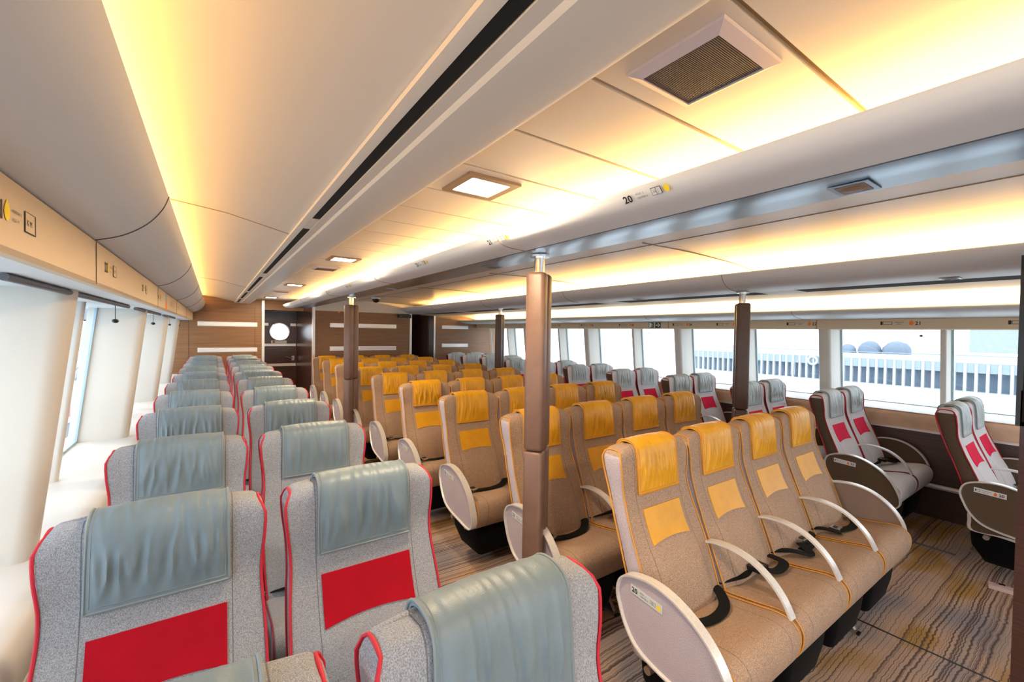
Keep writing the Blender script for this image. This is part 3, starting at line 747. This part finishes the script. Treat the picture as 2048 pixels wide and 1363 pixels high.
# ------------------------------------------------------------------ far walls
def wall_panel(name, x0, x1, y, z1, label, strips, m='wood'):
    mb = MB(); mb.box(x0, x1, y, y+.05, 0, z1, M[m]); o = struct(name, mb.data('w'), label)
    for (a, b, z) in strips:
        s = MB(); s.prism([(a, z-.042), (b, z-.042), (b, z+.042), (a, z+.042)], 'Y', y-.010, y-.001, M['alu'])
        s.box(a+.012, b-.012, y-.014, y-.009, z-.030, z+.030, M['white']); obj('metal_strip', s.data('strip'), o)
    return o
wl = wall_panel('wall_far_left', -.95, .775, 9.75, 2.45, 'brown wood end wall behind the left seats', [(-.245, .70, 1.722), (-.245, .70, 1.235)])
mb = MB(); mb.box(-.375, -.371, 9.746, 9.75, .3, 2.1, M['darkwood']); mb.box(.66, .664, 9.746, 9.75, .3, 2.12, M['darkwood']); obj('panel_joint', mb.data('j'), wl)
wm = wall_panel('wall_far_centre', 1.60, 3.50, 8.95, 2.20, 'brown wood end wall behind the central seats', [(1.87, 3.20, 1.735), (1.87, 3.20, 1.275)])
wr = wall_panel('wall_far_right', 4.40, 6.3, 9.6, 2.45, 'brown wood end wall behind the right seats', [(4.58, 5.30, 1.75), (4.58, 5.30, 1.305)])
def vtrim(name, x0, x1, y0, y1, z1, m='white', label=None):
    mb = MB(); mb.box(x0, x1, y0, y1, 0, z1, M[m]); struct(name, mb.data('t'), label)
vtrim('trim_20', .775, .82, 9.70, 9.80, 2.2, 'alu', 'bright metal corner post left of the porthole door')
vtrim('trim_21', 1.555, 1.60, 8.93, 9.0, 2.2, 'alu', 'bright metal edge left of the central end wall')
vtrim('trim_22', 3.50, 3.545, 8.93, 9.0, 2.05, 'alu', 'bright metal edge right of the central end wall')
vtrim('trim_23', 4.36, 4.40, 9.58, 9.64, 2.2, 'alu', 'bright metal edge left of the right end wall')
mb = MB(); mb.prism([(1.56, 9.0), (1.60, 9.0), (1.62, 10.5), (1.50, 10.5)], 'Z', 0, 2.2, M['darkwood']); struct('wall_passage_left', mb.data('w'), 'glossy dark side wall beside the porthole door')
mb = MB(); cur = [(4.36+.0, 9.6), (4.20, 9.68), (4.08, 9.85), (4.02, 10.1), (4.0, 10.5), (4.1, 10.5), (4.12, 10.1), (4.2, 9.92), (4.3, 9.78), (4.4, 9.68)]
mb.prism(cur, 'Z', 0, 2.2, M['darkwood']); struct('wall_passage_right', mb.data('w', 40), 'curved glossy dark wall beside the right passage')
mb = MB(); mb.box(1.60, 3.50, 9.0, 9.04, 0, 2.45, M['darkwood']); mb.box(3.5, 4.36, 10.5, 10.55, 0, 2.45, M['darkwood']); mb.box(.70, .80, 9.8, 10.6, 0, 2.45, M['darkwood']); mb.box(3.45, 3.5, 9.0, 10.5, 0, 2.45, M['darkwood'])
for z in (1.3, 1.75): mb.box(3.52, 4.36, 10.49, 10.5, z, z+.05, M['white'])
struct('wall_passage_back', mb.data('w'), 'dark back walls of the two passages')
# header above the door passage
mb = MB(); mb.box(.82, 1.56, 9.78, 9.84, 2.02, 2.45, M['wood']); struct('trim_24', mb.data('t'), 'wood header above the door passage')
# light soffit above central wall
mb = MB(); mb.box(1.6, 3.6, 8.90, 8.95, H+.36, H+.62, M['ceil']); struct('trim_25', mb.data('t'), 'pale header above the central end wall')
# door with porthole
def door():
    Y = 10.5; x0, x1, z0, z1 = .80, 1.50, 0, 2.02; cx, cz, r = 1.17, 1.585, .19
    mb = MB(); n = 32; inn = [(cx+r*math.cos(2*math.pi*i/n), cz+r*math.sin(2*math.pi*i/n)) for i in range(n)]; out = []
    for i in range(n):
        a = 2*math.pi*i/n; dx, dz = math.cos(a), math.sin(a)
        t = min([(x1-cx)/dx if dx > 1e-6 else 9, (x0-cx)/dx if dx < -1e-6 else 9, (z1-cz)/dz if dz > 1e-6 else 9, (z0-cz)/dz if dz < -1e-6 else 9])
        out.append((cx+dx*t, cz+dz*t))
    def snap(c):
        j = min(range(n), key=lambda i: (out[i][0]-c[0])**2+(out[i][1]-c[1])**2); out[j] = c
    for c in ((x0, z0), (x1, z0), (x1, z1), (x0, z1)): snap(c)
    for y in (Y, Y+.04):
        mb.add([(a, y, b) for a, b in inn]+[(a, y, b) for a, b in out], [(i, (i+1) % n, n+(i+1) % n, n+i) for i in range(n)], M['darkwood'])
    mb.add([(a, Y, b) for a, b in inn]+[(a, Y+.04, b) for a, b in inn], [(i, (i+1) % n, n+(i+1) % n, n+i) for i in range(n)], M['darkwood'])
    mb.add([(a, Y, b) for a, b in out]+[(a, Y+.04, b) for a, b in out], [(i, (i+1) % n, n+(i+1) % n, n+i) for i in range(n)], M['darkwood'])
    d = struct('door_1', mb.data('door'), 'dark wood door with a round porthole and metal bands')
    p = MB(); p.tube([(a, Y-.004, b) for a, b in inn], .016, M['steel'], 8, True); po = obj('porthole_ring', p.data('ring', 60), d)
    g = MB(); g.add([(a, Y+.02, b) for a, b in inn], [tuple(range(n))], M['glass']); obj('porthole_glass', g.data('g'), po)
    for z in (1.74, 1.30, .87):
        s = MB(); s.box(x0+.01, x1-.01, Y-.008, Y-.001, z-.028, z+.028, M['white'])
        if z == 1.74:
            s = MB(); s.box(x0+.01, cx-r-.02, Y-.008, Y-.001, z-.028, z+.028, M['white']); s.box(cx+r+.02, x1-.01, Y-.008, Y-.001, z-.028, z+.028, M['white'])
        obj('metal_band', s.data('s'), d)
    s = MB(); s.box(cx-.16, cx+.14, Y-.006, Y-.001, 1.335, 1.395, M['plate']); s.box(cx-.13, cx-.09, Y-.008, Y-.006, 1.345, 1.385, M['shipred']); obj('door_sign', s.data('s'), d)
    s = MB(); s.box(1.40, 1.46, Y-.02, Y-.001, .96, 1.06, M['steel']); s.tube([(1.43, Y-.05, 1.01), (1.28, Y-.05, 1.05)], .014, M['steel'], 6); obj('door_handle', s.data('s'), d)
    s = MB(); s.box(-.95, x0-.0005, Y, Y+.04, 0, 2.45, M['darkwood']); s.box(x1+.0005, 1.65, Y, Y+.04, 0, 2.45, M['darkwood']); s.box(x0, x1, Y, Y+.04, z1+.001, 2.45, M['darkwood']); struct('wall_door', s.data('s'), 'dark wall around the porthole door')
door()
# unseen bow wall; its wide windows are added to light the seat fronts
mb = MB(); mb.box(-.95, 6.3, Y0-.06, Y0, 0, .75, M['wood']); mb.box(-.95, 6.3, Y0-.06, Y0, 1.95, 2.45, M['wood'])
for x in (-.95, .9, 2.75, 4.6, 6.15): mb.box(x, x+.15, Y0-.06, Y0, .75, 1.95, M['wood'])
struct('wall_bow', mb.data('w'), 'unseen front end wall with wide windows added for light')

# ------------------------------------------------------------------ padded poles
def pole(x, y, zt, nm, dark):
    t = thing('padded_pole', nm, 'pole', (x, y, 0), 'padded poles between the seat rows')
    m = M['pole_d'] if dark else M['pole_l']
    mb = MB(); mb.tube([(0, 0, 0), (0, 0, zt-.001)], .026, M['steel'], 20); obj('steel_shaft', mb.data('shaft', 40), t)
    mb = MB(); mb.lathe([(.05, -.012), (.05, -.003), (.027, -.0015)], M['steel'], (0, 0, zt)); obj('ceiling_flange', mb.data('fl', 40), t)
    for z0, z1 in ((.06, 1.052), (1.056, zt-.097)):
        mb = MB(); hw = .043; hy = .050; r = .022
        for c in (-1, 1):
            def ringp(ins):
                pts = []
                cx = c*.0435; w2 = .0405-ins; h2 = hy-ins
                for px_, py_, a0 in ((cx+w2-r, h2-r, 0), (cx-w2+r, h2-r, 90), (cx-w2+r, -h2+r, 180), (cx+w2-r, -h2+r, 270)):
                    for q in (0, 22, 45, 68, 90): a = math.radians(a0+q); pts.append((px_+r*math.cos(a), py_+r*math.sin(a)))
                return pts
            lv = [(z0, .010), (z0+.006, .003), (z0+.015, 0), (z1-.015, 0), (z1-.006, .003), (z1, .010)]
            V = []; n = 20
            for z, ins in lv: V += [(a, b, z) for a, b in ringp(ins)]
            fs = [(i*n+j, i*n+(j+1) % n, (i+1)*n+(j+1) % n, (i+1)*n+j) for i in range(len(lv)-1) for j in range(n)]+[tuple(range(n))[::-1], tuple(range((len(lv)-1)*n, len(lv)*n))]
            mb.add(V, fs, m)
        s = obj('padded_sleeve', mb.data('sleeve', 40), t)
        s.rotation_euler[2] = math.radians(36)
pole(1.375, 1.74, H+.398, 'taupe padded pole in the foreground between the two nearest tan seat rows', False)
pole(1.375, 5.41, H+.398, 'taupe padded pole farther back at the aisle end of the tan rows', False)
pole(3.56, 1.82, H+.361, 'dark brown padded pole at the right end of the tan rows, near the camera', True)
pole(3.56, 5.45, H+.361, 'slim dark padded pole far back between tan seats and right windows', True)

# ------------------------------------------------------------------ ceiling fittings
for i, y in enumerate((-.65, 1.45, 3.60, 6.1, 8.85)):
    if i == 0: continue
    nm = ['', 'square warm ceiling lamp nearest the camera, just left of the first beam', 'second ceiling lamp along the aisle ceiling', 'third ceiling lamp along the aisle ceiling', 'farthest ceiling lamp, above the door passage'][i]
    t = thing('ceiling_lamp', nm, 'lamp', (.85, y, H+.565), 'square lamps in the aisle ceiling')
    mb = MB(); a, b = .112, .082
    for s in ((-a, -b, -a, a), (b, a, -a, a)): mb.box(s[0], s[1], s[2], s[3], -.010, -.0005, M['lampframe'])
    mb.box(-b, b, -a, -b, -.010, -.0005, M['lampframe']); mb.box(-b, b, b, a, -.010, -.0005, M['lampframe']); obj('frame', mb.data('f'), t)
    mb = MB(); mb.box(-b+.0005, b-.0005, -b+.0005, b-.0005, -.007, -.001, M['lamp_on']); obj('diffuser', mb.data('d'), t)
for i, (y, s) in enumerate(((.53, 1), (4.24, 1), (7.3, 1))):
    t = thing('ceiling_vent', ['large grey ceiling vent with a raised pale frame, nearest the camera', 'grey ceiling vent behind the second lamp', 'farthest small grey ceiling vent along the aisle'][i], 'vent', (.845, y, H+.565), 'vents in the aisle ceiling')
    mb = MB(); a = .110; b = .086
    outer = [(-a, -a), (a, -a), (a, a), (-a, a)]; inner = [(-b, -b), (b, -b), (b, b), (-b, b)]
    V = [(x, y_, -.0005) for x, y_ in outer]+[(x*.98, y_*.98, -.006) for x, y_ in outer]+[(x, y_, -.016) for x, y_ in inner]+[(x, y_, -.0005) for x, y_ in inner]
    fs = [(r*4+j, r*4+(j+1) % 4, (r+1)*4+(j+1) % 4, (r+1)*4+j) for r in range(3) for j in range(4)]+[(12+j, 12+(j+1) % 4, (j+1) % 4, j) for j in range(4)]
    mb.add(V, fs, M['vent_frame']); obj('frame', mb.data('f'), t)
    mb = MB(); mb.box(-b+.0005, b-.0005, -b+.0005, b-.0005, -.012, -.004, M['vent_grey'])
    for q in range(42): mb.box(-b+.004, b-.004, -b+.004+q*.004, -b+.0062+q*.004, -.0135, -.0118, M['vent_grey'])
    obj('grille', mb.data('g'), t)
def spot(x, y, z, nm):
    t = thing('reading_light', nm, 'lamp', (x, y, z), 'recessed lights in the beams')
    mb = MB(); mb.box(-.05, .05, -.045, .045, -.003, -.0005, M['bluesteel']); mb.box(-.036, .036, -.032, .032, -.0045, -.0025, M['lampframe']); obj('frame', mb.data('f'), t)
    mb = MB(); mb.lathe([(.022, -.003), (.026, 0)], M['lampframe'], (0, 0, -.0047), 16); obj('lens', mb.data('l', 40), t)
for i, y in enumerate((.43, 2.24, 4.1, 5.9)): spot(1.40, y, H+.3983, ['recessed light in the metal strip nearest the camera', 'second recessed light along the metal strip', 'third recessed light along the metal strip', 'farthest recessed light along the metal strip'][i])
for i, y in enumerate((.62, 2.9)): spot(3.61, y, H+.3605, ['recessed light under the second beam at the right', 'recessed light under the second beam, farther back'][i])
# dome camera and projector box
t = thing('dome_camera', 'black dome security camera on the central ceiling', 'camera', (2.35, 7.6, H+.572))
mb = MB(); mb.lathe([(.075, -.001), (.075, -.02)], M['signwhite']); obj('base', mb.data('b', 40), t)
mb = MB(); mb.lathe([(.068*math.cos(math.radians(a)), -.021-.068*math.sin(math.radians(a))) for a in (0, 15, 30, 45, 60, 75, 88)], M['black']); obj('dome', mb.data('d', 60), t)
mb = MB(); mb.box(3.22, 3.50, 8.86, 8.93, 1.92, 1.99, M['black']); mb.tube([(3.27, 8.86, 1.955), (3.27, 8.84, 1.955)], .02, M['vent_grey'], 10)
tag(obj('sensor_box', mb.data('b')), 'small black box on the top right of the central end wall', 'sensor box')
mb = MB(); mb.box(2.02, 2.05, 8.93, 8.949, 1.98, 2.06, M['orange_ink']); tag(obj('alarm_tag', mb.data('b')), 'small orange tag at the top of the central end wall beside the pole', 'tag')

# number labels on the left panel, first beam and right panel
def label_mesh(num, kind):
    mb = MB()
    ink = M['ink']
    if kind == 'left': place = lambda u, v, l=.0012: (l, u, v)               # read looking to -X : +Y is to the right
    elif kind == 'beam': place = lambda u, v, l=.0012: (-l, -u, v)
    else: place = lambda u, v, l=.0012: (-l, -u, v)
    def rect(u0, u1, v0, v1, m, l=.0012): mb.add([place(u0, v0, l), place(u1, v0, l), place(u1, v1, l), place(u0, v1, l)], [(0, 1, 2, 3)], m)
    s = {'left': .8, 'beam': .78, 'right': 1.15}[kind]
    def T(t, sz, u, v, b=0): text_into(mb, t, sz*s, lambda a, c: place(u*s+a, v*s+c), ink, b)
    if kind == 'left':
        T(str(num), .058, -.13, -.020, .0012); drop_shape(mb, place, -.055*s, 0, .020*s, M['yellow_ink'])
        T('WINDOW K', .011, -.025, .006); T('AISLE   M', .011, -.025, -.014)
        rect(.045, .110, -.020, .022, ink); rect(.047, .100, -.018, .020, M['cream'], .0018); text_into(mb, 'K M', .018, lambda a, c: place(.053+a, -.006+c, .0022), ink)
    elif kind == 'beam':
        T(str(num), .044, -.12, -.014, .0010); T('AISLE   J', .011, -.055, .008); T('CENTER H', .011, -.055, -.010)
        rect(.018*s, .062*s, -.014*s, .018*s, ink); rect(.020*s, .039*s, -.012*s, .016*s, M['cornice'], .0018); rect(.041*s, .060*s, -.012*s, .016*s, M['cornice'], .0018)
        text_into(mb, 'H', .012, lambda a, c: place(.021+a, -.003+c, .0022), ink); text_into(mb, 'J', .012, lambda a, c: place(.036+a, -.003+c, .0022), ink)
        drop_shape(mb, place, .085*s, 0, .014*s, M['yellow_ink'])
    else:
        rect(-.17*s, -.155*s, -.014*s, .016*s, ink); rect(-.153*s, -.09*s, -.012*s, .014*s, ink); rect(-.150*s, -.093*s, -.009*s, .011*s, M['cream'], .0018)
        T('WINDOW', .013, -.075, .004); T('AISLE', .013, -.06, -.012)
        drop_shape(mb, place, .035*s, 0, .018*s, M['orange_ink']); T(str(num), .040, .058, -.014, .0010)
    return mb.data('seat_number')
yl = [1.215, 2.13, 3.07, 3.85, 4.9, 5.8]
for i, y in enumerate(yl):
    tag(obj('seat_number_label', label_mesh(21+i, 'left'), None, (-.3098, y, H+.205)), f'printed seat number {21+i} with a yellow drop on the cream panel above the left windows', 'label', 'seat number labels')
for i in range(7):
    y = .855+.88*i if i == 0 else .79+.905*i
    o = obj('seat_number_label', label_mesh(20+i, 'beam'), None, (1.0935, y, H+.4315)); o.rotation_euler = (0, math.radians(-43), 0)
    tag(o, f'printed seat number {20+i} with a yellow drop on the white front of the first beam', 'label', 'seat number labels')
ry = [.40, 1.253, 2.12, 2.98, 3.65, 4.67, 5.57, 6.45, 7.3]
for i, y in enumerate(ry):
    tag(obj('seat_number_label', label_mesh(20+i, 'right'), None, (5.5495, y, H+.148)), f'printed seat number {20+i} with an orange mark on the cream panel above the right windows', 'label', 'seat number labels')
# exit sign, right panel
t = thing('exit_sign', 'green running-man exit sign with a white arrow above the right windows', 'sign', (5.5495, 4.17, H+.143))
def quadx(mb, pts, m, l): mb.add([(-l, -u, v) for u, v in pts], [tuple(range(len(pts)))], m)
mb = MB(); mb.box(-.003, 0, .008, .100, -.043, .043, M['green'])
quadx(mb, [(-.090, -.036), (-.060, -.036), (-.060, .036), (-.090, .036)], M['signwhite'], .0035)
quadx(mb, [(-.052, .018), (-.040, .018), (-.040, .032), (-.052, .032)], M['signwhite'], .0035)
for P_ in ([(-.058, -.008), (-.036, .006), (-.040, .016), (-.062, .010)], [(-.062, -.012), (-.050, -.006), (-.070, -.036), (-.080, -.034)], [(-.050, -.010), (-.040, -.006), (-.028, -.034), (-.038, -.036)], [(-.042, .006), (-.022, -.004), (-.020, .004), (-.040, .014)]):
    quadx(mb, P_, M['signwhite'], .0036)
obj('running_figure_plate', mb.data('e'), t)
mb = MB(); mb.box(-.003, 0, -.115, -.020, -.043, .043, M['darkgreen'])
quadx(mb, [(.032, -.008), (.075, -.008), (.075, .008), (.032, .008)], M['signwhite'], .0035)
quadx(mb, [(.062, .034), (.074, .034), (.106, 0), (.074, -.034), (.062, -.034), (.088, 0)], M['signwhite'], .0035)
obj('arrow_plate', mb.data('e'), t)
# small colour label on the left panel
mb = MB(); mb.box(-.3098, -.3085, 4.33, 4.43, H+.205, H+.265, M['blueframe']); mb.box(-.3098, -.3085, 4.33, 4.43, H+.137, H+.2045, M['orange_ink'])
tag(obj('safety_sticker', mb.data('s')), 'small grey and orange sticker on the left number panel far down the cabin', 'sticker')
# blind tracks and pull knobs, left and right
for i, (a, b) in enumerate(((.30, 1.42), (1.62, 3.55), (3.85, 5.5), (5.8, 7.4))):
    mb = MB(); mb.tube([(-.435, a, H+.121), (-.435, b, H+.121)], .011, M['track'], 8); tag(obj('blind_track', mb.data('t', 60)), f'dark grey blind track under the left soffit, {ORD[i]} from the camera', 'blind track', 'blind tracks')
def knob(x, y, zt, L, nm, r=.015):
    t = thing('blind_pull', nm, 'blind pull', (x, y, zt), 'black blind pulls')
    mb = MB(); mb.tube([(0, 0, 0), (0, 0, -L)], .0018, M['black'], 6); obj('cord', mb.data('c'), t)
    mb = MB(); mb.lathe([(r*math.cos(math.radians(a)), r*.75*math.sin(math.radians(a))) for a in range(-85, 86, 17)], M['black'], (0, 0, -L-r*.6), 16); obj('knob', mb.data('k', 60), t)
for i, y in enumerate((3.12, 4.88, 6.6, 8.3)): knob(-.435, y, H+.112, .075, f'black blind pull on a cord at the left windows, {ORD[i]} from the camera')
knob(5.72, 1.175, H+.09, .055, 'black blind pull in the nearest right-hand window', .014)
knob(5.72, 4.4, H+.09, .06, 'tiny black blind pull in a right-hand window below the exit sign', .010)

# ------------------------------------------------------------------ partition edge with screen, right edge of view
t = thing('partition_post', 'dark brown partition edge at the right border of the view', 'partition', (3.05, .25, 0))
mb = MB(); mb.box(.0, .08, -.20, .030, 0, 1.42, M['darkwood']); obj('post', mb.data('p'), t)
t = thing('wall_screen', 'flat black screen hanging at the right border above the partition', 'screen', (3.05, .25, 1.42))
mb = MB(); mb.box(0, .05, -.5, .045, -.165, .62, M['black']); obj('casing', mb.data('p'), t)
mb = MB(); mb.box(-.003, 0, -.48, .025, -.145, .60, M['slot']); obj('display', mb.data('d'), t)
t = thing('floor_box', 'small pinkish flat box with a metal tab lying on the right-hand carpet', 'box', (4.26, .47, 0), rz=math.radians(8))
mb = MB(); mb.box(-.025, .035, -.12, .03, .0015, .026, M['pinkbox']); obj('body', mb.data('b'), t)
mb = MB(); mb.box(.006, .03, -.045, -.015, .0265, .034, M['steel']); obj('tab', mb.data('t'), t)

# ------------------------------------------------------------------ outside
WZ = H-6.0; QX = 71.5
mb = MB(); mb.box(-300, 300, -200, 400, WZ-.2, WZ, M['water']); tag(obj('harbour_water', mb.data('w')), 'pale bright harbour water outside the right windows', 'water')['kind'] = 'stuff'
t = thing('quay_wall', 'long piled quay across the water beyond the right windows', 'quay', (QX, 0, WZ), )
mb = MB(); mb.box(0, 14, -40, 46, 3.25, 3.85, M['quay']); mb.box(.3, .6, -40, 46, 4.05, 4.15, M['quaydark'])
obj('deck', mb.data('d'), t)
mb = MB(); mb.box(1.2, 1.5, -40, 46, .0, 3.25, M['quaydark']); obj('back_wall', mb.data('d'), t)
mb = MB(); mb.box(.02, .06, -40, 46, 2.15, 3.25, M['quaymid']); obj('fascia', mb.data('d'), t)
mb = MB(); mb.box(-.06, .45, 0, .26, 0, 3.2, M['quay']); PM = mb.data('p')
for i in range(62): obj('pile', PM, t, (0, -10+i*.9, 0))
mb = MB(); mb.box(-.05, 0, 0, .06, .3, 3.4, M['quay']); mb.box(-.05, 0, .5, .56, .3, 3.4, M['quay'])
for q in range(8): mb.box(-.05, 0, 0, .56, .5+q*.38, .56+q*.38, M['quay'])
obj('ladder', mb.data('l'), t, (-.01, 28.5, 0))
mb = MB(); mb.tube([(0, .55*math.cos(a*math.pi/8), .55*math.sin(a*math.pi/8)) for a in range(16)], .16, M['quay'], 8, True)
tag(obj('tyre_fender', mb.data('f', 60), None, (QX-.17, 26.2, WZ+2.6)), 'round tyre fender hanging on the quay wall by the ladder', 'fender')
for i, (y, r, hh) in enumerate(((23.3, 1.0, 1.2), (20.8, 1.3, 1.7), (17.9, 1.45, 1.75))):
    mb = MB(); mb.lathe([(r, 0), (r*1.02, hh*.2), (r*.95, hh*.5), (r*.7, hh*.82), (r*.35, hh*.97), (.02, hh)], M['mound'], n=14)
    me = mb.data('m', 60); rr = random.Random(i)
    for v in me.vertices: v.co += Vector((rr.uniform(-.08, .08), rr.uniform(-.08, .08), rr.uniform(-.05, .05)))
    tag(obj('cargo_mound', me, None, (QX+4, y, WZ+3.855)), f'{["smallest left", "middle", "largest right-hand"][i]} grey mound on the quay beyond the right window', 'mound', 'mounds on the quay')
mb = MB(); mb.box(0, 12, 0, 17, 0, 6.5, M['haze']); mb.box(-.2, 0, 0, 17, 4.2, 4.6, M['quay']); tag(obj('quay_shed', mb.data('b'), None, (QX+30, -2, WZ+3.85)), 'pale low shed in the haze behind the quay', 'building')
# ship on the left
t = thing('moored_ferry', 'white ferry with grey lettering and red hull mark outside the left window', 'ship', (-3.2, 15.0, WZ))
hp = [(-1.5, 0), (0, 0), (.35, 2.0), (.2, 4.3), (-.1, 6.1), (-1.0, 6.7), (-5, 6.8), (-5, 0)]
hp = [(-9, 0), (-.3, 0), (0, 3.6), (0, 5.4), (-.25, 5.85), (-.9, 6.15), (-9, 6.3)]
mb = MB(); mb.prism(hp, 'Y', 0, 16, M['shipwhite']); hull = obj('hull', mb.data('h', 30), t)
mb = MB(); mb.box(-.05, .012, 0, 16, 0, 3.35, M['shipgrey']); obj('lower_hull', mb.data('h'), t)
mb = MB(); mb.box(-.02, .02, .6, 1.3, 3.55, 4.05, M['shipred']); mb.box(-.02, .02, 2.0, 2.5, 3.9, 4.05, M['shipred']); obj('red_mark', mb.data('h'), t)
mb = MB(); mb.box(-7, -1.2, 2.5, 16, 6.25, 7.0, M['shipgrey']); obj('deck_rail', mb.data('h'), t)
mb = MB()
text_into(mb, 'AL', .55, lambda u, v: (.03, .55+u, 5.02+v), M['shipgrey'], .004); text_into(mb, 'KONG', .55, lambda u, v: (.03, .55+u, 4.45+v), M['shipgrey'], .004)
obj('lettering', mb.data('l'), t)
